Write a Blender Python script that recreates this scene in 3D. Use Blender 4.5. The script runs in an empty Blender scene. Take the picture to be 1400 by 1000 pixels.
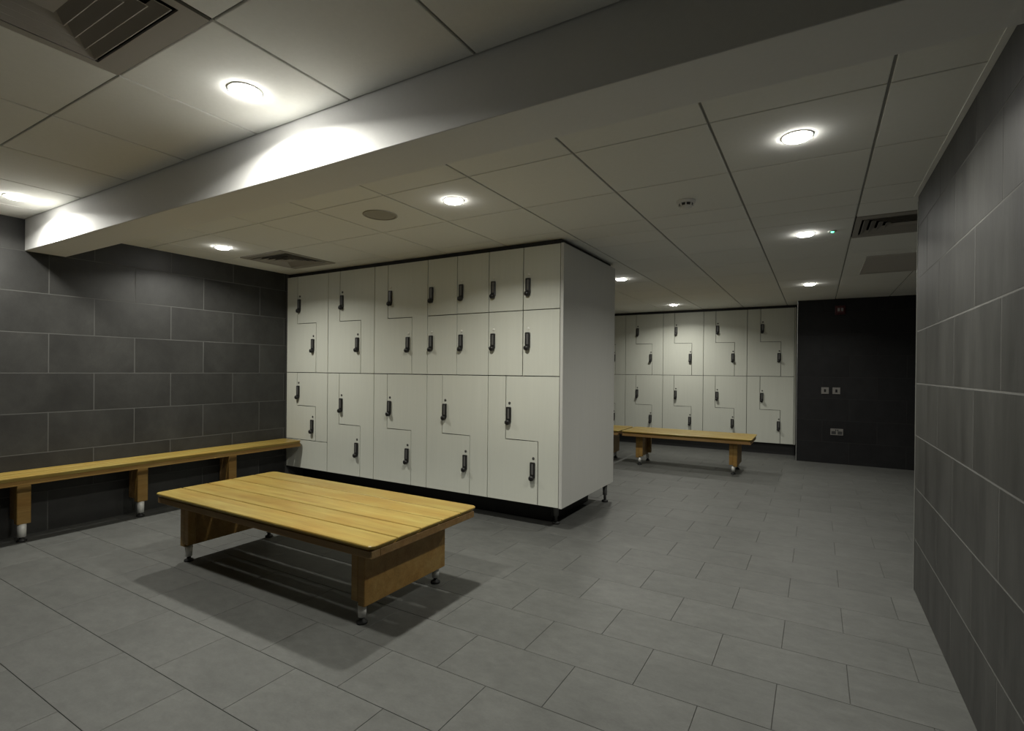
import bpy, bmesh, math, random
from mathutils import Vector, Matrix

random.seed(7)
S = bpy.context.scene
COL = S.collection

# ------------------------------------------------------------------ camera
CAM_H = 1.2322
yaw, pitch, roll = math.radians(30.5163), math.radians(-0.2008), math.radians(0.5448)
FPX, CY = 707.2907, 509.1216
fw = Vector((-math.sin(yaw), math.cos(yaw), 0)); rt = Vector((math.cos(yaw), math.sin(yaw), 0)); up = Vector((0, 0, 1))
F = fw * math.cos(pitch) + up * math.sin(pitch)
U = up * math.cos(pitch) - fw * math.sin(pitch)
R2 = rt * math.cos(roll) + U * math.sin(roll)
U2 = U * math.cos(roll) - rt * math.sin(roll)
cd = bpy.data.cameras.new('camera'); cam = bpy.data.objects.new('camera', cd); COL.objects.link(cam)
cam.matrix_world = Matrix(((R2.x, U2.x, -F.x, 0), (R2.y, U2.y, -F.y, 0), (R2.z, U2.z, -F.z, CAM_H), (0, 0, 0, 1)))
cd.sensor_width = 36; cd.lens = 36 * FPX / 1400; cd.shift_y = (CY - 500) / 1400; cd.clip_start = 0.02
S.camera = cam

# ------------------------------------------------------------------ world, exposure
w = bpy.data.worlds.new('world'); S.world = w; w.use_nodes = True
w.node_tree.nodes['Background'].inputs[0].default_value = (0.6, 0.65, 0.7, 1)
w.node_tree.nodes['Background'].inputs[1].default_value = 0.0
vs = S.view_settings
vs.view_transform = 'Standard'; vs.look = 'None'; vs.gamma = 1; vs.use_curve_mapping = False
vs.exposure = 0.0
LAMP_W = 17.5
LAMP_COL = (1.0, 0.98, 0.89)
LAMP_SPREAD = math.radians(150)
LAMP_SPREAD_UP = math.radians(160)

# ------------------------------------------------------------------ key dimensions (metres)
CL, CU, BH = 2.2477, 2.2918, 2.0654           # lower ceiling, upper ceiling, underside of the bulkhead
XL, XR, YC = -4.95, 0.4889, 3.7203            # left wall, right wall, far corner of the right wall
BY0, BY1 = 1.4344, 1.6712                      # bulkhead front and back
GX, GY = 0.2081, 2.2241                        # lower ceiling grid origin
UX, UY = -1.5984, 0.8932                       # upper ceiling grid origin
LY, LYB = 3.583, 4.74                          # locker island front and back
LZ0, LZM, LZ1 = 0.178, 1.188, 2.2094           # locker bottom, middle seam, top
YD, XD = 8.3118, -0.2415                       # dark far wall
YBACK = -2.6; XFAR = 2.3; YFAR = 9.35
BLY = 8.747                                    # far lockers' front

# ------------------------------------------------------------------ materials
def mat(name, build=None, color=(0.5, 0.5, 0.5), rough=0.5, metal=0.0, spec=0.5):
    m = bpy.data.materials.new(name); m.use_nodes = True
    nt = m.node_tree; b = nt.nodes['Principled BSDF']
    b.inputs['Base Color'].default_value = (*color, 1); b.inputs['Roughness'].default_value = rough
    b.inputs['Metallic'].default_value = metal; b.inputs['Specular IOR Level'].default_value = spec
    if build: build(nt, b)
    return m

def N(nt, t, **kw):
    n = nt.nodes.new(t)
    for k, v in kw.items():
        if k in n.inputs.keys(): n.inputs[k].default_value = v
        else: setattr(n, k, v)
    return n

def position(nt, scale=(1, 1, 1), shuffle=0.0):
    """world position, each object shifted by its own random amount so repeats differ"""
    g = N(nt, 'ShaderNodeNewGeometry')
    out = g.outputs['Position']
    if shuffle:
        oi = N(nt, 'ShaderNodeObjectInfo')
        mu = N(nt, 'ShaderNodeMath', operation='MULTIPLY'); mu.inputs[1].default_value = shuffle
        nt.links.new(oi.outputs['Random'], mu.inputs[0])
        ad = N(nt, 'ShaderNodeVectorMath', operation='ADD')
        nt.links.new(out, ad.inputs[0]); nt.links.new(mu.outputs[0], ad.inputs[1]); out = ad.outputs[0]
    mp = N(nt, 'ShaderNodeMapping'); mp.inputs['Scale'].default_value = scale
    nt.links.new(out, mp.inputs['Vector'])
    return mp.outputs[0]

def ramp(nt, fac, stops):
    r = N(nt, 'ShaderNodeValToRGB'); el = r.color_ramp.elements
    while len(el) < len(stops): el.new(0.5)
    for e, (p, c) in zip(el, stops): e.position = p; e.color = (*c, 1)
    nt.links.new(fac, r.inputs[0]); return r.outputs[0]

def noise(nt, vec, scale, detail=4, rough=0.6, dist=0.0):
    n = N(nt, 'ShaderNodeTexNoise'); n.inputs['Scale'].default_value = scale; n.inputs['Detail'].default_value = detail
    n.inputs['Roughness'].default_value = rough; n.inputs['Distortion'].default_value = dist
    nt.links.new(vec, n.inputs['Vector']); return n.outputs['Fac']

def tint(nt, col, amount):
    """per-object brightness variation"""
    oi = N(nt, 'ShaderNodeObjectInfo')
    mr = N(nt, 'ShaderNodeMapRange'); mr.inputs['To Min'].default_value = 1 - amount; mr.inputs['To Max'].default_value = 1 + amount
    nt.links.new(oi.outputs['Random'], mr.inputs['Value'])
    mx = N(nt, 'ShaderNodeMix', data_type='RGBA', blend_type='MULTIPLY'); mx.inputs[0].default_value = 1.0
    nt.links.new(col, mx.inputs[6])
    cc = N(nt, 'ShaderNodeCombineColor')
    for i in range(3): nt.links.new(mr.outputs[0], cc.inputs[i])
    nt.links.new(cc.outputs[0], mx.inputs[7]); return mx.outputs[2]

def mix(nt, a, b, fac):
    mx = N(nt, 'ShaderNodeMix', data_type='RGBA', blend_type='MULTIPLY'); mx.inputs[0].default_value = fac
    nt.links.new(a, mx.inputs[6]); nt.links.new(b, mx.inputs[7]); return mx.outputs[2]

def bump(nt, b, fac, strength, dist=0.002):
    bp = N(nt, 'ShaderNodeBump'); bp.inputs['Strength'].default_value = strength; bp.inputs['Distance'].default_value = dist
    nt.links.new(fac, bp.inputs['Height']); nt.links.new(bp.outputs[0], b.inputs['Normal'])

def stone(lo, hi, grain=(1, 1, 1), shuffle=40.0, var=0.08, bstr=0.25):
    def f(nt, b):
        v = position(nt, grain, shuffle)
        n1 = noise(nt, v, 2.2, 6, 0.62, 0.4); n2 = noise(nt, v, 14, 5, 0.65); n3 = noise(nt, v, 90, 3, 0.7)
        c1 = ramp(nt, n1, [(0.30, lo), (0.70, hi)])
        c2 = ramp(nt, n2, [(0.25, (0.83, 0.83, 0.83)), (0.75, (1.15, 1.15, 1.15))])
        c3 = ramp(nt, n3, [(0.3, (0.92, 0.92, 0.92)), (0.7, (1.06, 1.06, 1.06))])
        c = tint(nt, mix(nt, mix(nt, c1, c2, 1.0), c3, 1.0), var)
        nt.links.new(c, b.inputs['Base Color'])
        bump(nt, b, n2, bstr, 0.0015)
    return f

M_FLOOR = mat('grey floor tile', stone((0.082, 0.084, 0.079), (0.106, 0.108, 0.102), (1, 1.6, 1), var=0.02, bstr=0.15), rough=0.55, spec=0.35)
M_FGROUT = mat('floor grout', color=(0.056, 0.056, 0.053), rough=0.9)
M_WALL = mat('dark slate wall tile', stone((0.016, 0.016, 0.0152), (0.037, 0.037, 0.0348), (1, 1, 0.8), var=0.10), rough=0.50, spec=0.45)
M_WGROUT_R = mat('pale wall grout', color=(0.13, 0.13, 0.122), rough=0.9)
M_WALL_R = mat('dark slate wall tile streaked', stone((0.024, 0.024, 0.0225), (0.060, 0.060, 0.0565), (3.0, 3.0, 0.55), var=0.03), rough=0.52, spec=0.4)
M_WALL_D = mat('black slate wall tile', stone((0.011, 0.011, 0.012), (0.018, 0.018, 0.019), (1, 1, 0.8), var=0.12), rough=0.55, spec=0.25)
M_WGROUT = mat('grey wall grout', color=(0.080, 0.080, 0.076), rough=0.9)
M_WGROUT_D = mat('dark wall grout', color=(0.022, 0.022, 0.022), rough=0.9)
def _paint(lo, hi):
    def f(nt, b):
        v = position(nt, (1, 1, 1), 20)
        n = noise(nt, v, 60, 3); c = ramp(nt, n, [(0.3, lo), (0.7, hi)])
        nt.links.new(tint(nt, c, 0.025), b.inputs['Base Color']); bump(nt, b, n, 0.04, 0.001)
    return f
M_CEIL = mat('off white ceiling tile', _paint((0.86, 0.86, 0.82), (0.885, 0.885, 0.845)), rough=0.9, spec=0.2)
M_GRID = mat('ceiling grid recess', color=(0.30, 0.30, 0.28), rough=0.8)
M_PAINT = mat('white painted plaster', _paint((0.86, 0.86, 0.85), (0.88, 0.88, 0.87)), rough=0.6, spec=0.3)
def _laminate(lo, hi):
    def f(nt, b):
        v = position(nt, (30, 30, 1.2), 12)
        n = noise(nt, v, 1.5, 5, 0.6); c = ramp(nt, n, [(0.25, lo), (0.75, hi)])
        nt.links.new(tint(nt, c, 0.015), b.inputs['Base Color'])
    return f
M_DOOR = mat('off white laminate', _laminate((0.635, 0.65, 0.58), (0.67, 0.685, 0.612)), rough=0.42, spec=0.35)
M_END = mat('pale grey laminate', _laminate((0.55, 0.55, 0.52), (0.58, 0.58, 0.55)), rough=0.45, spec=0.35)
M_CARC = mat('dark locker carcass', color=(0.05, 0.048, 0.042), rough=0.7)
M_BLACK = mat('black plinth board', color=(0.012, 0.012, 0.012), rough=0.6)
M_LOCK = mat('black lock plastic', color=(0.014, 0.014, 0.014), rough=0.35)
M_LOCKF = mat('grey lock face', color=(0.15, 0.15, 0.147), rough=0.4, metal=0.3)
M_DISC = mat('grey number disc', color=(0.06, 0.06, 0.055), rough=0.5)
M_DISCW = mat('pale number disc', color=(0.74, 0.73, 0.68), rough=0.5)
def wood(lo, mid, hi):
    def f(nt, b):
        tc = N(nt, 'ShaderNodeTexCoord'); oi = N(nt, 'ShaderNodeObjectInfo')
        mu = N(nt, 'ShaderNodeMath', operation='MULTIPLY'); mu.inputs[1].default_value = 37.0
        nt.links.new(oi.outputs['Random'], mu.inputs[0])
        ad = N(nt, 'ShaderNodeVectorMath', operation='ADD'); nt.links.new(tc.outputs['Object'], ad.inputs[0]); nt.links.new(mu.outputs[0], ad.inputs[1])
        mp = N(nt, 'ShaderNodeMapping'); mp.inputs['Scale'].default_value = (1.0, 14.0, 14.0); nt.links.new(ad.outputs[0], mp.inputs[0])
        n1 = noise(nt, mp.outputs[0], 1.6, 6, 0.6, 0.6); n2 = noise(nt, mp.outputs[0], 9, 4, 0.6)
        mp2 = N(nt, 'ShaderNodeMapping'); mp2.inputs['Scale'].default_value = (2.2, 6.0, 6.0); nt.links.new(ad.outputs[0], mp2.inputs[0])
        n3 = noise(nt, mp2.outputs[0], 1.3, 3, 0.5)
        c1 = ramp(nt, n1, [(0.28, lo), (0.5, mid), (0.72, hi)])
        c2 = ramp(nt, n2, [(0.3, (0.88, 0.86, 0.82)), (0.7, (1.08, 1.08, 1.08))])
        c3 = ramp(nt, n3, [(0.3, (0.97, 0.84, 0.70)), (0.7, (1.04, 1.08, 1.12))])
        nt.links.new(tint(nt, mix(nt, mix(nt, c1, c2, 1), c3, 1), 0.06), b.inputs['Base Color'])
        bump(nt, b, n2, 0.08, 0.001)
    return f
M_WOOD = mat('oiled oak top', wood((0.25, 0.165, 0.036), (0.31, 0.228, 0.056), (0.37, 0.29, 0.085)), rough=0.36, spec=0.4)
M_WOODE = mat('brown oak frame', wood((0.20, 0.125, 0.052), (0.25, 0.162, 0.07), (0.30, 0.20, 0.092)), rough=0.5, spec=0.3)
M_WOODL = mat('orange oak leg', wood((0.245, 0.148, 0.044), (0.30, 0.188, 0.058), (0.355, 0.23, 0.078)), rough=0.45, spec=0.35)
M_CHROME = mat('satin chrome', color=(0.72, 0.72, 0.70), rough=0.28, metal=1.0)
M_SLEEVE = mat('pale metal sleeve', color=(0.72, 0.72, 0.69), rough=0.45, metal=0.1)
M_RUBBER = mat('black rubber', color=(0.012, 0.012, 0.012), rough=0.6)
M_ALU = mat('brushed edge trim', color=(0.55, 0.55, 0.53), rough=0.35, metal=0.8)
M_WPLAST = mat('white plastic', color=(0.72, 0.71, 0.67), rough=0.4)
M_VENT = mat('painted diffuser metal', color=(0.38, 0.355, 0.32), rough=0.5)
M_VENT2 = mat('beige grille metal', color=(0.55, 0.52, 0.48), rough=0.6)
M_VOID = mat('dark duct', color=(0.015, 0.015, 0.015), rough=0.9)
M_SPK = mat('speaker grille cloth', color=(0.40, 0.38, 0.33), rough=0.8)
M_DARKGREY = mat('dark grey vents', color=(0.04, 0.04, 0.04), rough=0.6)
M_RED = mat('red alarm plastic', color=(0.07, 0.004, 0.008), rough=0.4)
M_STEEL = mat('brushed steel plate', color=(0.24, 0.23, 0.215), rough=0.5, metal=0.4)
M_LENS = mat('clear strobe lens', color=(0.32, 0.29, 0.29), rough=0.3)
def emit(name, col, strength):
    def f(nt, b):
        b.inputs['Emission Color'].default_value = (*col, 1); b.inputs['Emission Strength'].default_value = strength
    return mat(name, f, color=(0.8, 0.8, 0.8), rough=0.5)
M_GLOW = emit('lit lamp diffuser', (1.0, 0.98, 0.92), 62.0)
M_LED = emit('green indicator led', (0.08, 1.0, 0.45), 6.0)

# ------------------------------------------------------------------ builders
def link(name, me, parent=None, loc=(0, 0, 0), rot=None):
    o = bpy.data.objects.new(name, me); COL.objects.link(o); o.location = loc
    if rot is not None: o.rotation_euler = rot
    if parent is not None: o.parent = parent
    return o

def tag(o, label=None, cat=None, group=None, kind=None):
    if label: o['label'] = label
    if cat: o['category'] = cat
    if group: o['group'] = group
    if kind: o['kind'] = kind
    return o

def empty(name, loc=(0, 0, 0), rz=0.0):
    o = bpy.data.objects.new(name, None); COL.objects.link(o); o.location = loc; o.rotation_euler = (0, 0, rz)
    o.empty_display_size = 0.1
    return o

def to_mesh(name, bm, material, smooth=False):
    bmesh.ops.recalc_face_normals(bm, faces=bm.faces)
    me = bpy.data.meshes.new(name); bm.to_mesh(me); bm.free(); me.materials.append(material)
    if smooth:
        for p in me.polygons: p.use_smooth = True
    return me

def add_box(bm, x0, x1, y0, y1, z0, z1, bev=0.0, seg=1):
    vs_ = [bm.verts.new(p) for p in ((x0, y0, z0), (x1, y0, z0), (x1, y1, z0), (x0, y1, z0), (x0, y0, z1), (x1, y0, z1), (x1, y1, z1), (x0, y1, z1))]
    fs = [bm.faces.new([vs_[i] for i in q]) for q in ((0, 3, 2, 1), (4, 5, 6, 7), (0, 1, 5, 4), (1, 2, 6, 5), (2, 3, 7, 6), (3, 0, 4, 7))]
    if bev:
        es = list({e for f in fs for e in f.edges})
        bmesh.ops.bevel(bm, geom=es, offset=bev, segments=seg, affect='EDGES', profile=0.5)

def box(name, m, x0, x1, y0, y1, z0, z1, bev=0.0, parent=None, seg=1):
    bm = bmesh.new(); add_box(bm, x0, x1, y0, y1, z0, z1, bev, seg)
    return link(name, to_mesh(name, bm, m), parent)

def add_lathe(bm, prof, seg=24, c=(0, 0, 0)):
    """profile [(r, z)...] turned about z"""
    rings = []
    for r, z in prof:
        if r < 1e-6: rings.append([bm.verts.new((c[0], c[1], c[2] + z))])
        else: rings.append([bm.verts.new((c[0] + r * math.cos(2 * math.pi * k / seg), c[1] + r * math.sin(2 * math.pi * k / seg), c[2] + z)) for k in range(seg)])
    for a, b in zip(rings, rings[1:]):
        for k in range(seg):
            k2 = (k + 1) % seg
            if len(a) == 1 and len(b) == 1: continue
            if len(a) == 1: bm.faces.new((a[0], b[k], b[k2]))
            elif len(b) == 1: bm.faces.new((a[k], b[0], a[k2]))
            else: bm.faces.new((a[k], b[k], b[k2], a[k2]))

def lathe(name, m, prof, parent=None, loc=(0, 0, 0), seg=24, rot=None, smooth=True):
    bm = bmesh.new(); add_lathe(bm, prof, seg)
    me = to_mesh(name, bm, m, smooth)
    return link(name, me, parent, loc, rot)

def add_prism(bm, pts, axis_pts):
    """pts: outline as 3D points of the front; axis_pts: same outline at the back"""
    a = [bm.verts.new(p) for p in pts]; b = [bm.verts.new(p) for p in axis_pts]
    bm.faces.new(a); bm.faces.new(list(reversed(b)))
    n = len(a)
    for i in range(n): bm.faces.new((a[i], b[i], b[(i + 1) % n], a[(i + 1) % n]))

_tiles = {}
def tile_mesh(kind, w, h, t, m, ch):
    """chamfered tile lying in local xy, its back at z = 0, its face at z = t"""
    key = (kind, round(w, 3), round(h, 3))
    if key not in _tiles:
        bm = bmesh.new(); c = ch
        lv = [[bm.verts.new((sx * (w / 2 - i), sy * (h / 2 - i), z)) for sx, sy in ((-1, -1), (1, -1), (1, 1), (-1, 1))] for i, z in ((0, 0), (0, t - c), (c, t))]
        for a, b in zip(lv, lv[1:]):
            for k in range(4): bm.faces.new((a[k], a[(k + 1) % 4], b[(k + 1) % 4], b[k]))
        bm.faces.new(lv[2]); bm.faces.new(list(reversed(lv[0])))
        _tiles[key] = to_mesh(kind, bm, m)
    return _tiles[key]

def clip(a0, a1, lo, hi):
    return max(a0, lo), min(a1, hi)

# ================================================================== SETTING
# ---- floor: grout bed with staggered tiles
floor = box('floor', M_FGROUT, XL - 0.1, XFAR + 0.1, YBACK - 0.1, YFAR + 0.1, -0.10, -0.0025)
tag(floor, kind='structure')
FW, FH, FY0 = 0.488, 0.306, 0.770
cand = []
r0 = int(math.floor((YBACK - FY0) / FH))
for r in range(r0, int((YFAR - FY0) / FH) + 1):
    y0 = FY0 + r * FH
    ph = 0.120 if r % 2 else -0.124
    c0 = int(math.floor((XL - ph) / FW))
    for c in range(c0, int((XFAR - ph) / FW) + 2):
        x0 = ph + c * FW
        ax, bx = clip(x0, x0 + FW, XL, XFAR); ay, by = clip(y0, y0 + FH, YBACK, YFAR)
        if bx - ax < 0.02 or by - ay < 0.02: continue
        cx, cy = (ax + bx) / 2, (ay + by) / 2
        d = Vector((cx, cy, -CAM_H)); dep = d.dot(F)
        if dep < 0.9: key = 1e6
        else:
            u = 700 + FPX * d.dot(R2) / dep; v = CY - FPX * d.dot(U2) / dep
            inside = -90 < u < 1490 and v < 1090
            hid = (cx > XR and cy < YC + 2.2 * (cx - XR) - 0.1) or (cx < -1.9 and cy > LY + 0.4 and cx * (LYB + 0.1) < cy * (-1.68)) or cy > BLY + 0.3 or (cy > YD and cx > XD)
            key = dep if (inside and not hid) else 1e5 + dep
        cand.append((key, ax, bx, ay, by))
cand.sort()
def place_tile(i, ax, bx, ay, by):
    g = 0.0020
    me = tile_mesh('floor_tile', bx - ax - g, by - ay - g, 0.006, M_FLOOR, 0.0010)
    o = link('floor_tile', me, floor, ((ax + bx) / 2, (ay + by) / 2, -0.006))
for i, (k, ax, bx, ay, by) in enumerate(cand[:300]): place_tile(i, ax, bx, ay, by)
bm = bmesh.new()
for k, ax, bx, ay, by in cand[300:]:
    add_box(bm, ax + 0.0011, bx - 0.0011, ay + 0.0011, by - 0.0011, -0.006, 0.0)
o = link('distant_floor_tiles', to_mesh('distant_floor_tiles', bm, M_FLOOR), floor); tag(o, kind='stuff')

# ---- tiled walls
def tile_wall(parent, m, kind, ax, plane, face, a0, a1, tw, phase, th, zoff, ztop, gap=0.0045, t=0.010, chunk=None):
    """tiles on a wall; ax = 'x' (wall in yz plane, runs along y) or 'y'; face = +1/-1 outward direction"""
    r = 0
    z = zoff
    while z < ztop - 0.01:
        z0, z1 = max(z, 0.0), min(z + th, ztop)
        ph = phase + (tw / 2 if r % 2 else 0)
        c = math.floor((a0 - ph) / tw)
        while ph + c * tw < a1 - 0.01:
            b0, b1 = clip(ph + c * tw, ph + (c + 1) * tw, a0, a1)
            if b1 - b0 > 0.015 and z1 - z0 > 0.015:
                me = tile_mesh(kind, b1 - b0 - gap, z1 - z0 - gap, t, m, 0.0015)
                mid = (b0 + b1) / 2; zc = (z0 + z1) / 2
                if ax == 'x':
                    rot = Matrix(((0, 0, face), (face, 0, 0), (0, 1, 0))).to_euler(); loc = (plane, mid, zc)
                else:
                    rot = Matrix(((-face, 0, 0), (0, 0, face), (0, 1, 0))).to_euler(); loc = (mid, plane, zc)
                link('wall_tile', me, parent, loc, rot)
            c += 1
        z += th; r += 1

T = 0.010
GR = 0.0094   # grout lies just under the tile faces
wl = box('wall_left', M_WGROUT, XL - 0.15, XL - T + GR, YBACK, YFAR, 0, 2.5); tag(wl, kind='structure')
tile_wall(wl, M_WALL, 'left_tile', 'x', XL - T, 1, 0.40, LY - 0.002, 0.566, 0.441, 0.295, 0.0, 2.2918)
wr = empty('wall_right'); tag(wr, kind='structure')
box('wall_core', M_WGROUT_R, XR + T - GR, XR + 0.20, YBACK, YC - T + GR, 0, 2.5, parent=wr)
tile_wall(wr, M_WALL_R, 'right_tile', 'x', XR + T, -1, 0.2, YC, 0.640, 0.225, 0.295, 0.0, CL)
tile_wall(wr, M_WALL_R, 'right_return_tile', 'y', YC - T, 1, XR + 0.003, XR + 0.20, 0.640, XR, 0.295, 0.0, CL)
wf = empty('wall_far'); tag(wf, kind='structure')
box('wall_core', M_WGROUT_D, XD + T - GR, XFAR + 0.1, YD + T - GR, YFAR, 0, 2.5, parent=wf)
tile_wall(wf, M_WALL_D, 'far_tile', 'y', YD + T, -1, XD, XFAR, 0.62, XD, 0.295, 0.0, CL, gap=0.004)
wb = box('wall_locker_bay', M_BLACK, XL, XD + 0.01, YFAR, YFAR + 0.1, 0, 2.5); tag(wb, kind='structure')
wk = box('wall_behind', M_WALL, XL - 0.1, XR + 0.1, YBACK - 0.1, YBACK, 0, 2.5); tag(wk, kind='structure')
wp = box('wall_passage', M_WALL, XFAR, XFAR + 0.1, YC - 1.2, YD, 0, 2.5); tag(wp, kind='structure')
wq = box('wall_passage_end', M_WALL, XR + 0.20, XFAR, YC - 1.3, YC - 1.2, 0, 2.5); tag(wq, kind='structure')

# ---- edge trims on tiled corners
t1 = box('trim_1', M_ALU, XR - 0.003, XR + 0.006, YC - 0.006, YC + 0.003, 0, CL - 0.03, 0.001); tag(t1, kind='structure')
t2 = box('trim_2', M_ALU, XD - 0.005, XD + 0.003, YD - 0.004, YD + 0.004, 0, CL, 0.001); tag(t2, kind='structure')

# ---- bulkhead
bk = box('ceiling_bulkhead', M_PAINT, XL, XR, BY0, BY1, BH, 2.46, 0.002); tag(bk, kind='structure')

# ---- ceilings: recessed grid with a tile in every bay
ceil = empty('ceiling'); tag(ceil, kind='structure')
def ceil_rect(x0, x1, y0, y1, z, gx, gy, skip=()):
    bm = bmesh.new(); zz = (z + 0.007, z + 0.06)
    for (i, j) in skip:
        hx0, hy0 = gx + i * 0.6, gy + j * 0.6; hx1, hy1 = hx0 + 0.6, hy0 + 0.6
        add_box(bm, x0, max(hx0, x0), y0, y1, *zz); add_box(bm, hx1, x1, y0, y1, *zz)
        add_box(bm, hx0, hx1, y0, hy0, *zz); add_box(bm, hx0, hx1, hy1, y1, *zz)
    link('ceiling_grid', to_mesh('ceiling_grid', bm, M_GRID), ceil)
    i0, i1 = math.floor((x0 - gx) / 0.6), math.ceil((x1 - gx) / 0.6)
    j0, j1 = math.floor((y0 - gy) / 0.6), math.ceil((y1 - gy) / 0.6)
    for i in range(i0, i1):
        for j in range(j0, j1):
            if (i, j) in skip: continue
            ax, bx = clip(gx + i * 0.6, gx + i * 0.6 + 0.6, x0, x1); ay, by = clip(gy + j * 0.6, gy + j * 0.6 + 0.6, y0, y1)
            if bx - ax < 0.03 or by - ay < 0.03: continue
            g0, g1 = 0.010, 0.007
            me = tile_mesh('ceiling_tile', bx - ax - g0, by - ay - g1, 0.012, M_CEIL, 0.002)
            link('ceiling_tile', me, ceil, ((ax + bx) / 2, (ay + by) / 2, z + 0.012), (math.pi, 0, 0))
ceil_rect(XL, XR, BY1, YC, CL, GX, GY, skip={(-8, 1)})
ceil_rect(XL, XFAR, YC, YFAR, CL, GX, GY, skip={(0, 3)})
ceil_rect(XL, XR, YBACK, BY0, CU, UX, UY, skip={(-1, -1)})
roof = box('ceiling_slab', M_GRID, XL - 0.1, XFAR + 0.1, YBACK - 0.1, YFAR + 0.1, 2.5, 2.6); tag(roof, kind='structure')
t3 = box('trim_3', M_CEIL, XR - 0.022, XR, BY1, YC, CL - 0.003, CL - 0.0005, 0.0005); tag(t3, kind='structure')
t4 = box('trim_4', M_BLACK, XL, -1.70, LY + 0.03, LYB - 0.03, LZ1, CL - 0.001); tag(t4, kind='structure')
t5 = box('trim_5', M_BLACK, -3.52, -0.27, BLY + 0.03, YFAR, LZ1 + 0.001, CL - 0.001); tag(t5, kind='structure')

# ================================================================== LOCKERS
def door_poly(pts, y, t, bm):
    """flat door from an xz outline, front at y, thickness t, with a small front chamfer"""
    add_prism(bm, [(x, y, z) for x, z in pts], [(x, y + t, z) for x, z in pts])
    bm.edges.ensure_lookup_table()
    es = [e for e in bm.edges if all(abs(v.co.y - y) < 1e-6 for v in e.verts)]
    bmesh.ops.bevel(bm, geom=es, offset=0.0012, segments=1, affect='EDGES')

def _lock_meshes():
    bm = bmesh.new(); add_box(bm, -0.022, 0.022, -0.016, 0, -0.058, 0.064, 0.006, 2); body = to_mesh('lock_body', bm, M_LOCK)
    bm = bmesh.new()
    add_box(bm, -0.006, 0.012, -0.0185, -0.0155, -0.032, 0.052, 0.001); face = to_mesh('lock_face', bm, M_LOCKF)
    bm = bmesh.new()
    add_lathe(bm, [(0, 0.040), (0.012, 0.040), (0.020, 0.034), (0.022, 0.020), (0.017, 0.012), (0.017, 0.0)], 16)
    bmesh.ops.rotate(bm, verts=bm.verts, cent=(0, 0, 0), matrix=Matrix.Rotation(math.pi / 2, 3, 'X'))
    bmesh.ops.translate(bm, verts=bm.verts, vec=(-0.002, 0, -0.060)); knob = to_mesh('lock_knob', bm, M_LOCK, True)
    bm = bmesh.new()
    add_lathe(bm, [(0, 0.004), (0.009, 0.004), (0.011, 0.002), (0.011, 0.0)], 14)
    bmesh.ops.rotate(bm, verts=bm.verts, cent=(0, 0, 0), matrix=Matrix.Rotation(math.pi / 2, 3, 'X'))
    bmesh.ops.translate(bm, verts=bm.verts, vec=(0.004, 0, 0.094)); d = to_mesh('number_disc', bm, M_DISC, True)
    d2 = d.copy(); d2.materials.clear(); d2.materials.append(M_DISCW)
    return body, face, knob, d, d2
LOCK = _lock_meshes()
def add_lock(door, x, z, y, pale):
    link('lock_body', LOCK[0], door, (x, y, z)); link('lock_face', LOCK[1], door, (x, y, z))
    link('lock_knob', LOCK[2], door, (x, y, z)); link('number_disc', LOCK[4] if pale else LOCK[3], door, (x, y, z))

G = 0.0034
def z_doors(t, W, z0, z1, zs, s0=0.172, s1=0.470, locks=None, y=0.0, pale=False):
    """two interlocking stepped doors filling x 0..W, z z0..z1, in local coordinates"""
    th = 0.019
    A = [(s0 + G, zs + G), (s1 + G, zs + G), (s1 + G, z0 + G), (W - G, z0 + G), (W - G, z1 - G), (s0 + G, z1 - G)]
    B = [(G, z0 + G), (s1 - G, z0 + G), (s1 - G, zs - G), (s0 - G, zs - G), (s0 - G, z1 - G), (G, z1 - G)]
    for pts, (lx, lz) in zip((A, B), locks):
        bm = bmesh.new(); door_poly(pts, y, th, bm)
        d = link('door', to_mesh('door', bm, M_DOOR), t)
        add_lock(d, lx, lz, y, pale)

def rect_door(t, x0, x1, z0, z1, y=0.0, lock=None, pale=False, name='door'):
    bm = bmesh.new(); door_poly([(x0 + G, z0 + G), (x1 - G, z0 + G), (x1 - G, z1 - G), (x0 + G, z1 - G)], y, 0.019, bm)
    d = link(name, to_mesh(name, bm, M_DOOR), t)
    if lock: add_lock(d, lock[0], lock[1], y, pale)
    return d

def locker(x, y, W, z0, z1, depth, label, group):
    t = empty('locker_unit', (x, y, 0)); tag(t, label, 'locker', group)
    box('carcass', M_CARC, 0.0005, W - 0.0005, 0.021, depth, z0, z1 - 0.0005, parent=t)
    return t

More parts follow.
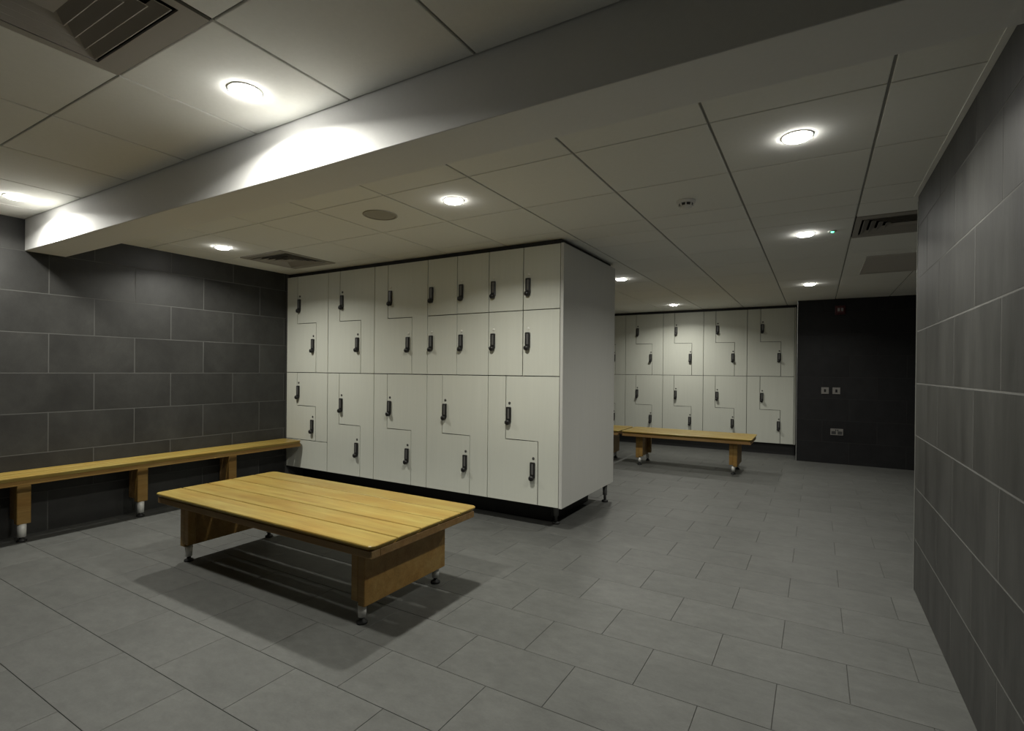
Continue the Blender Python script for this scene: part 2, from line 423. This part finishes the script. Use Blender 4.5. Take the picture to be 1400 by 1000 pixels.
WC = 0.650; XI = -4.94
g_up, g_lo = 'upper lockers of the near island', 'lower lockers of the near island'
up_labels = ['white upper locker with two stepped doors in the corner beside the dark left wall',
             'white upper locker with two stepped doors, second column from the dark left wall',
             'white upper locker with two stepped doors, just left of the small square doors',
             'white upper locker of four small square doors, the left block on the near island',
             'white upper locker of four small square doors, next to the grey end panel']
lo_labels = ['white lower locker with short stepped doors above a blank panel, behind the wall bench end',
             'white lower locker with tall stepped doors, second column from the dark left wall',
             'white lower locker with tall stepped doors, middle column of the near island',
             'white lower locker with stepped doors under the left block of small square doors',
             'white lower locker with stepped doors at the near corner, next to the grey end panel']
for c in range(5):
    x = XI + c * WC
    t = locker(x, LY, WC, LZM, LZ1, LYB - LY - 0.01, up_labels[c], g_up)
    if c < 3:
        z_doors(t, WC, LZM, LZ1, 1.706, locks=[(0.206, 1.90), (0.426, 1.465 + (0.01 if c < 2 else 0))], pale=(c == 2))
    else:
        for k in range(2):
            for (a, b, lz) in ((LZM, 1.709, 1.470), (1.709, LZ1, 1.898)):
                rect_door(t, k * WC / 2, (k + 1) * WC / 2, a, b, lock=(k * WC / 2 + 0.046, lz), pale=True)
    t = locker(x, LY, WC, LZ0, LZM, LYB - LY - 0.01, lo_labels[c], g_lo)
    if c == 0:
        z_doors(t, WC, 0.478, LZM, 0.838, locks=[(0.198, 0.985), (0.424, 0.635)])
        rect_door(t, 0, WC, LZ0, 0.478, name='blank_panel')
    else:
        z_doors(t, WC, LZ0, LZM, 0.677, locks=[(0.204, 0.874), (0.426, 0.448)])
ep = box('locker_end_panel', M_END, XI + 5 * WC + 0.0005, -1.664, LY, LYB, LZ0, LZ1, 0.0015)
tag(ep, 'tall plain pale grey end panel closing the near locker island', 'panel')
pl = box('locker_plinth', M_BLACK, XL + 0.005, -1.86, LY + 0.22, LYB - 0.14, 0.0, LZ0 - 0.0005)
tag(pl, 'black recessed plinth under the near white locker island', 'plinth')
def levelling_foot(x, y, h, label):
    t = empty('levelling_foot', (x, y, 0)); tag(t, label, 'foot', 'feet under the near locker island')
    lathe('foot_pad', M_RUBBER, [(0, 0), (0.030, 0), (0.030, 0.012), (0.014, 0.020), (0, 0.020)], t, seg=16)
    lathe('foot_stem', M_LOCKF, [(0, 0.0195), (0.012, 0.0195), (0.012, 0.06), (0.020, 0.065), (0.022, h), (0, h)], t, seg=16)
levelling_foot(-1.80, 3.775, LZ0 - 0.001, 'small levelling foot under the front corner of the near locker island')
levelling_foot(-1.715, 4.66, LZ0 - 0.001, 'small levelling foot under the rear corner of the near locker island')

WB = 0.645
names_b = ['at the right end, beside the black wall', 'second column from the black wall', 'third column from the black wall',
           'fourth column from the black wall', 'half hidden behind the grey end panel']
for c in range(5):
    x = -0.289 - (c + 1) * WB
    t = locker(x, BLY, WB, LZM - 0.010, LZ1 + 0.001, 0.55, 'distant white upper locker with stepped doors, ' + names_b[c], 'upper lockers of the far bay')
    z_doors(t, WB, LZM - 0.010, LZ1, 1.704, 0.185, 0.465, locks=[(0.212, 1.912), (0.440, 1.468)])
    t = locker(x, BLY, WB, 0.165, LZM - 0.010, 0.55, 'distant white lower locker with stepped doors, ' + names_b[c], 'lower lockers of the far bay')
    z_doors(t, WB, 0.165, LZM - 0.010, 0.670, 0.185, 0.465, locks=[(0.212, 0.862), (0.442, 0.440)])
ep = box('locker_end_panel', M_DOOR, -0.2885, -0.268, BLY, YFAR - 0.01, 0.165, LZ1, 0.0015)
tag(ep, 'narrow white end panel of the far lockers beside the black wall', 'panel')
pl = box('locker_plinth', M_BLACK, -3.52, -0.275, BLY + 0.05, YFAR - 0.01, 0.0, 0.1645)
tag(pl, 'black recessed plinth under the far white lockers', 'plinth')

# ================================================================== BENCHES (built along local x)
def rounded(x0, x1, y0, y1, r, corners):
    """outline counter-clockwise; corners: which of (x0y0, x1y0, x1y1, x0y1) are rounded"""
    out = []
    for k, (cx, cy, a0) in enumerate(((x0, y0, math.pi), (x1, y0, 1.5 * math.pi), (x1, y1, 0), (x0, y1, 0.5 * math.pi))):
        sx, sy = (1 if cx == x0 else -1), (1 if cy == y0 else -1)
        if corners[k]:
            for q in range(5):
                a = a0 + q * math.pi / 8
                out.append((cx + sx * r + r * math.cos(a), cy + sy * r + r * math.sin(a)))
        else: out.append((cx, cy))
    return out

def bench(label, cat, group, loc, rz, L, W, n, H, legs, leg_w, pt=0.028, ft=0.035, gap=0.009, foot=0.10, leg_off=0.0, ov=0.020, solid=False, rail=None):
    t = empty('slatted_bench', loc, rz); tag(t, label, cat, group)
    pw = (W - gap * (n - 1)) / n
    for k in range(n):
        y0 = -W / 2 + k * (pw + gap); y1 = y0 + pw
        first, last = k == 0, k == n - 1
        cor = (first, first, last, last)
        topo = rounded(-L / 2, L / 2, y0, y1, 0.034, cor)
        ins = ov
        bx0, bx1 = -L / 2 + ins, L / 2 - ins
        boto = rounded(bx0, bx1, y0 + (ins if first else 0.001), y1 - (ins if last else 0.001), 0.026, cor)
        bm = bmesh.new()
        lv = [[bm.verts.new((x, y, z)) for x, y in o] for o, z in (([(x * (1 - 0.003 / L * 2), y0 + (y - y0) * (1 - 0.004 / pw) + 0.002) for x, y in topo], H), (topo, H - 0.003), (topo, H - 0.008), (boto, H - pt))]
        bm.faces.new(lv[0]); bm.faces.new(list(reversed(lv[-1])))
        for a, b in zip(lv, lv[1:]):
            m_ = len(a)
            for i in range(m_): bm.faces.new((a[i], b[i], b[(i + 1) % m_], a[(i + 1) % m_]))
        link('plank', to_mesh('plank', bm, M_WOOD), t)
    z1 = H - pt - 0.0003; z0 = z1 - ft; i = ov - (0.006 if ov > 0.01 else -0.002)
    xs, ys = L / 2 - i, W / 2 - i; b = min(0.055, W * 0.2)
    for y0 in (-ys, ys - b): box('rail', rail or M_WOODE, -xs, xs, y0, y0 + b, z0, z1, 0.002, t)
    for x0 in (-xs, xs - b): box('cross_rail', M_WOODE, x0, x0 + b, -ys + b + 0.0005, ys - b - 0.0005, z0, z1, 0.002, t)
    if L > 1.2:
        m = max(1, int(L / 1.0))
        for q in range(m):
            xx = -xs + (q + 1) * 2 * xs / (m + 1)
            box('cross_rail', M_WOODE, xx - 0.02, xx + 0.02, -ys + b + 0.0005, ys - b - 0.0005, z0 + 0.004, z1, 0.002, t)
    for (lx, side) in legs:
        if solid:
            lg = box('leg_post', M_WOODL, lx - 0.038, lx + 0.038, -leg_w / 2 + leg_off, -leg_w / 2 + leg_off + 0.055, foot - 0.005, z0 - 0.0004, 0.003, t)
            box('leg_board', M_WOODE, lx - 0.030, lx + 0.006, -leg_w / 2 + leg_off + 0.0555, leg_w / 2 + leg_off, foot + 0.015, z0 - 0.0004, 0.002, lg)  # browner oak than the post: shade under the bench put into its colour
            fy = -leg_w / 2 + 0.028 + leg_off
            lathe('foot_sleeve', M_SLEEVE, [(0, 0.032), (0.024, 0.032), (0.026, foot - 0.0055), (0, foot - 0.0055)], lg, (lx - 0.004, fy, 0), 16)
            lathe('foot_pad', M_RUBBER, [(0, 0), (0.029, 0), (0.029, 0.010), (0.015, 0.018), (0.012, 0.0318), (0, 0.0318)], lg, (lx - 0.004, fy, 0), 16)
            continue
        # side: direction (along x) in which the plain board faces outwards
        o = lx
        lg = box('leg_board', M_WOODL, o + (0.0 if side > 0 else -0.045), o + (0.045 if side > 0 else 0.0), -leg_w / 2 + leg_off, leg_w / 2 + leg_off, foot - 0.005, z0 - 0.0004, 0.003, t)
        for s in (-1, 1):
            yy = s * (leg_w / 2 - 0.024) + leg_off
            box('leg_post', M_WOODL, o - side * 0.0455 if side > 0 else o + 0.0005, o - 0.0005 if side > 0 else o + 0.0455, yy - 0.024, yy + 0.024, foot + 0.012, z0 - 0.0004, 0.003, lg)
            fx, fy = o, s * (leg_w / 2 - 0.030) + leg_off
            lathe('foot_sleeve', M_SLEEVE, [(0, 0.032), (0.019, 0.032), (0.0225, foot - 0.0055), (0, foot - 0.0055)], lg, (fx + side * 0.0, fy, 0), 16)
            lathe('foot_pad', M_RUBBER, [(0, 0), (0.027, 0), (0.027, 0.010), (0.013, 0.018), (0.010, 0.0318), (0, 0.0318)], lg, (fx, fy, 0), 16)
    return t

bench('wide oak slatted bench standing free in the middle of the near floor', 'bench', None,
      (-2.634, 2.075, 0), 0, 1.885, 0.83, 5, 0.442, [(-0.799, -1), (0.745, 1)], 0.62)
bench('long narrow oak slatted bench along the dark left wall', 'bench', None,
      (-4.797, 1.20, 0), math.pi / 2, 4.72, 0.29, 3, 0.476, [(y - 1.20, 1) for y in (-0.11, 0.635, 1.385, 2.125, 2.885)], 0.165, ft=0.034, foot=0.13, leg_off=0.050, solid=True, ov=0.006, rail=M_WOODL)
bench('wide oak slatted bench in front of the far white lockers', 'bench', None,
      (-1.437, 6.955, 0), 0, 1.58, 0.66, 4, 0.445, [(-0.575, -1), (0.575, 1)], 0.44)
bench('oak slatted bench mostly hidden behind the near locker island', 'bench', None,
      (-3.05, 6.955, 0), 0, 1.58, 0.66, 4, 0.445, [(-0.575, -1), (0.575, 1)], 0.44)

# ================================================================== CEILING FITTINGS
def downlight(x, y, z, label, group, power=1.0):
    t = empty('downlight', (x, y, z)); tag(t, label, 'downlight', group)
    lathe('trim_ring', M_WPLAST, [(0.054, -0.0005), (0.062, -0.0005), (0.062, -0.0025), (0.059, -0.0035), (0.054, -0.003), (0.054, -0.0005)], t, seg=32)
    lathe('diffuser', M_GLOW, [(0.0535, -0.0015), (0.0525, -0.009), (0.046, -0.0135), (0.030, -0.0155), (0, -0.016)], t, seg=32)
    ld = bpy.data.lights.new('lamp', 'AREA'); ld.shape = 'DISK'; ld.size = 0.104; ld.energy = LAMP_W * power; ld.color = LAMP_COL; ld.spread = LAMP_SPREAD if z < CU else LAMP_SPREAD_UP
    lo = bpy.data.objects.new('lamp', ld); COL.objects.link(lo); lo.parent = t; lo.location = (0, 0, -0.0175)
    return t
gl, gu = 'downlights in the lower ceiling', 'downlights in the raised ceiling'
for x, y, z, lab, g in [
    (-1.885, 2.49, CL, 'lit round downlight above the middle bench, just beyond the bulkhead', gl),
    (-4.325, 2.515, CL, 'lit round downlight near the dark left wall, beside the square vent', gl),
    (-0.083, 2.53, CL, 'largest lit round downlight of the lower ceiling, near the right wall', gl),
    (-0.083, 4.33, CL, 'lit round downlight beside the small green indicator light', gl),
    (-0.083, 6.79, CL, 'lit round downlight just in front of the black wall', gl),
    (-1.862, 5.50, CL, 'lit round downlight at the rear edge of the grey end panel', gl),
    (-1.875, 7.97, CL, 'lit round downlight closest to the far white lockers', gl),
    (-1.893, 1.183, CU, 'lit round downlight of the raised ceiling, right beside the bulkhead middle', gu),
    (-4.333, 1.213, CU, 'lit round downlight of the raised ceiling beside the dark left wall', gu)]:
    downlight(x, y, z, lab, g, 0.75 if y > 7 else (0.76 if x > -0.2 else (1.10 if z == CU else 1.03)))

def diffuser(x, y, z, label, size=0.590, group='square air diffusers'):
    t = empty('air_diffuser', (x, y, z)); tag(t, label, 'vent', group)
    h = size / 2
    bm = bmesh.new()       # face frame
    def frame(bm, o, i, z0, z1):
        lv = []
        for r, zz in ((o, z0), (o, z1), (i, z1), (i, z0)):
            lv.append([bm.verts.new((sx * r, sy * r, zz)) for sx, sy in ((-1, -1), (1, -1), (1, 1), (-1, 1))])
        for a, b in zip(lv, lv[1:] + lv[:1]):
            for k in range(4): bm.faces.new((a[k], a[(k + 1) % 4], b[(k + 1) % 4], b[k]))
    frame(bm, h, 0.262, 0.006, -0.004); add_box(bm, -0.262, 0.262, 0.222, 0.262, -0.004, 0.004); add_box(bm, -0.262, 0.262, -0.262, -0.222, -0.004, 0.004)
    link('face_frame', to_mesh('face_frame', bm, M_VENT), t)
    bm = bmesh.new(); q = 0.299
    add_box(bm, -q, q, -q, q, 0.118, 0.12)
    for a in ((-q, -q + 0.002, -q, q), (q - 0.002, q, -q, q), (-q + 0.002, q - 0.002, -q, -q + 0.002), (-q + 0.002, q - 0.002, q - 0.002, q)): add_box(bm, *a, 0.0065, 0.1175)
    link('duct', to_mesh('duct', bm, M_VOID), t)
    step = 0.043
    for k in range(4):
        o = 0.250 - k * step; i = o - 0.034
        bm = bmesh.new(); lv = []
        for r, zz in ((o, -0.006), (i, 0.018), (i - 0.002, 0.017), (o - 0.003, -0.0065)):
            r = max(r, 0.004)
            lv.append([bm.verts.new((sx * r, sy * max(r - 0.040, 0.003), zz)) for sx, sy in ((-1, -1), (1, -1), (1, 1), (-1, 1))])
        for a, b in zip(lv, lv[1:] + lv[:1]):
            for n in range(4): bm.faces.new((a[n], a[(n + 1) % 4], b[(n + 1) % 4], b[n]))
        link('louvre', to_mesh('louvre', bm, M_VENT), t)
    box('centre_plate', M_VENT, -0.075, 0.075, -0.040, 0.040, -0.004, -0.002, 0, t)
    return t
diffuser(GX - 7.5 * 0.6, GY + 1.5 * 0.6, CL, 'square louvred air vent in the ceiling corner between left wall and lockers')
diffuser(GX + 0.5 * 0.6, GY + 3.5 * 0.6, CL, 'square louvred air vent in the lower ceiling just beyond the right wall')
diffuser(UX - 0.5 * 0.6, UY - 0.5 * 0.6, CU, 'square louvred air vent in the raised ceiling, top left of the picture')

# return-air panel further along
t = empty('ceiling_return_grille', (0.66, 5.86, CL)); tag(t, 'flat rectangular return grille in the ceiling before the black wall', 'vent')
bm = bmesh.new(); add_box(bm, -0.30, 0.30, -0.45, -0.40, -0.010, -0.0005); add_box(bm, -0.30, 0.30, 0.40, 0.45, -0.010, -0.0005)
add_box(bm, -0.30, -0.25, -0.40, 0.40, -0.010, -0.0005); add_box(bm, 0.25, 0.30, -0.40, 0.40, -0.010, -0.0005)
link('face_frame', to_mesh('face_frame', bm, M_VENT2), t)
bm = bmesh.new(); add_box(bm, -0.25, 0.25, -0.40, 0.40, -0.0025, -0.0008); link('duct', to_mesh('duct', bm, M_VOID), t)
for k in range(14):
    bm = bmesh.new(); yy = -0.385 + k * 0.0585
    add_prism(bm, [(-0.249, yy, -0.003), (-0.249, yy + 0.030, -0.009), (-0.249, yy + 0.033, -0.009), (-0.249, yy + 0.003, -0.003)],
              [(0.249, yy, -0.003), (0.249, yy + 0.030, -0.009), (0.249, yy + 0.033, -0.009), (0.249, yy + 0.003, -0.003)])
    link('blade', to_mesh('blade', bm, M_VENT2), t)

# ceiling speaker
t = empty('ceiling_speaker', (-2.486, 2.49, CL)); tag(t, 'flat round beige speaker grille in the ceiling left of the middle downlight', 'speaker')
lathe('bezel', M_SPK, [(0.098, -0.0005), (0.112, -0.0005), (0.112, -0.004), (0.104, -0.007), (0.098, -0.005), (0.098, -0.0005)], t, seg=32)
lathe('grille', M_SPK, [(0.0975, -0.002), (0.070, -0.0055), (0, -0.0065)], t, seg=32)

# smoke detector
t = empty('smoke_detector', (-0.679, 3.165, CL)); tag(t, 'small round smoke detector hanging from the lower ceiling', 'smoke detector')
lathe('base', M_WPLAST, [(0, -0.0005), (0.054, -0.0005), (0.054, -0.012), (0.046, -0.018), (0, -0.018)], t, seg=28)
lathe('vent_band', M_DARKGREY, [(0, -0.0182), (0.040, -0.0182), (0.036, -0.032), (0, -0.032)], t, seg=28)
for k in range(8):
    a = k * math.pi / 4 + 0.2
    bm = bmesh.new(); add_box(bm, -0.004, 0.004, -0.004, 0.004, -0.033, -0.018)
    o = link('rib', to_mesh('rib', bm, M_WPLAST), t, (0.039 * math.cos(a), 0.039 * math.sin(a), 0)); o.rotation_euler = (0, 0, a)
lathe('cap', M_WPLAST, [(0, -0.0322), (0.036, -0.0322), (0.033, -0.041), (0.022, -0.046), (0, -0.047)], t, seg=28)

# emergency light with green led
t = empty('emergency_light', (0.085, 4.334, CL)); tag(t, 'tiny ceiling emergency light showing a bright green led', 'emergency light')
lathe('bezel', M_WPLAST, [(0.010, -0.0005), (0.028, -0.0005), (0.028, -0.004), (0.020, -0.008), (0.010, -0.006), (0.010, -0.0005)], t, seg=20)
lathe('led', M_LED, [(0.0095, -0.002), (0.0095, -0.008), (0.006, -0.012), (0, -0.013)], t, seg=16)

# ================================================================== FITTINGS ON THE BLACK WALL
def on_wall(name, x, z, label, cat, group=None):
    t = empty(name, (x, YD, z)); tag(t, label, cat, group); return t
t = on_wall('alarm_sounder', 0.265, 2.092, 'small dark red fire alarm sounder high on the black wall', 'alarm')
box('base', M_RED, -0.062, 0.062, -0.030, -0.0005, -0.062, 0.062, 0.006, t)
bm = bmesh.new(); add_box(bm, -0.050, 0.050, -0.062, -0.0305, -0.050, 0.050, 0.014, 2); link('housing', to_mesh('housing', bm, M_RED), t)
for sx in (-1, 1):
    bm = bmesh.new(); add_box(bm, sx * 0.020 - 0.013, sx * 0.020 + 0.013, -0.068, -0.0618, -0.020, 0.022, 0.003)
    link('strobe_lens', to_mesh('strobe_lens', bm, M_LENS), t)
for x, lab in ((0.098, 'left of two small steel switch plates on the black wall'), (0.230, 'right of two small steel switch plates on the black wall')):
    t = on_wall('light_switch', x, 0.995, lab, 'switch', 'switch plates on the black wall')
    box('plate', M_STEEL, -0.045, 0.045, -0.008, -0.0005, -0.045, 0.045, 0.002, t)
    r = box('rocker', M_LOCK, -0.012, 0.012, -0.0125, -0.0082, -0.020, 0.020, 0.002, t)
t = on_wall('wall_socket', 0.240, 0.435, 'double power socket with steel plate low on the black wall', 'socket')
box('plate', M_STEEL, -0.074, 0.074, -0.008, -0.0005, -0.044, 0.044, 0.002, t)
for sx in (-1, 1):
    box('socket_face', M_DARKGREY, sx * 0.036 - 0.026, sx * 0.036 + 0.026, -0.0086, -0.0081, -0.032, 0.010, 0, t)
    for (px, pz, ww, hh) in ((sx * 0.036, 0.002, 0.004, 0.009), (sx * 0.036 - 0.011, -0.016, 0.007, 0.004), (sx * 0.036 + 0.011, -0.016, 0.007, 0.004)):
        box('pin_slot', M_LOCK, px - ww / 2, px + ww / 2, -0.0093, -0.0087, pz - hh / 2, pz + hh / 2, 0, t)
    box('rocker', M_LOCK, sx * 0.012 - 0.006, sx * 0.012 + 0.006, -0.011, -0.0082, 0.016, 0.034, 0.001, t)
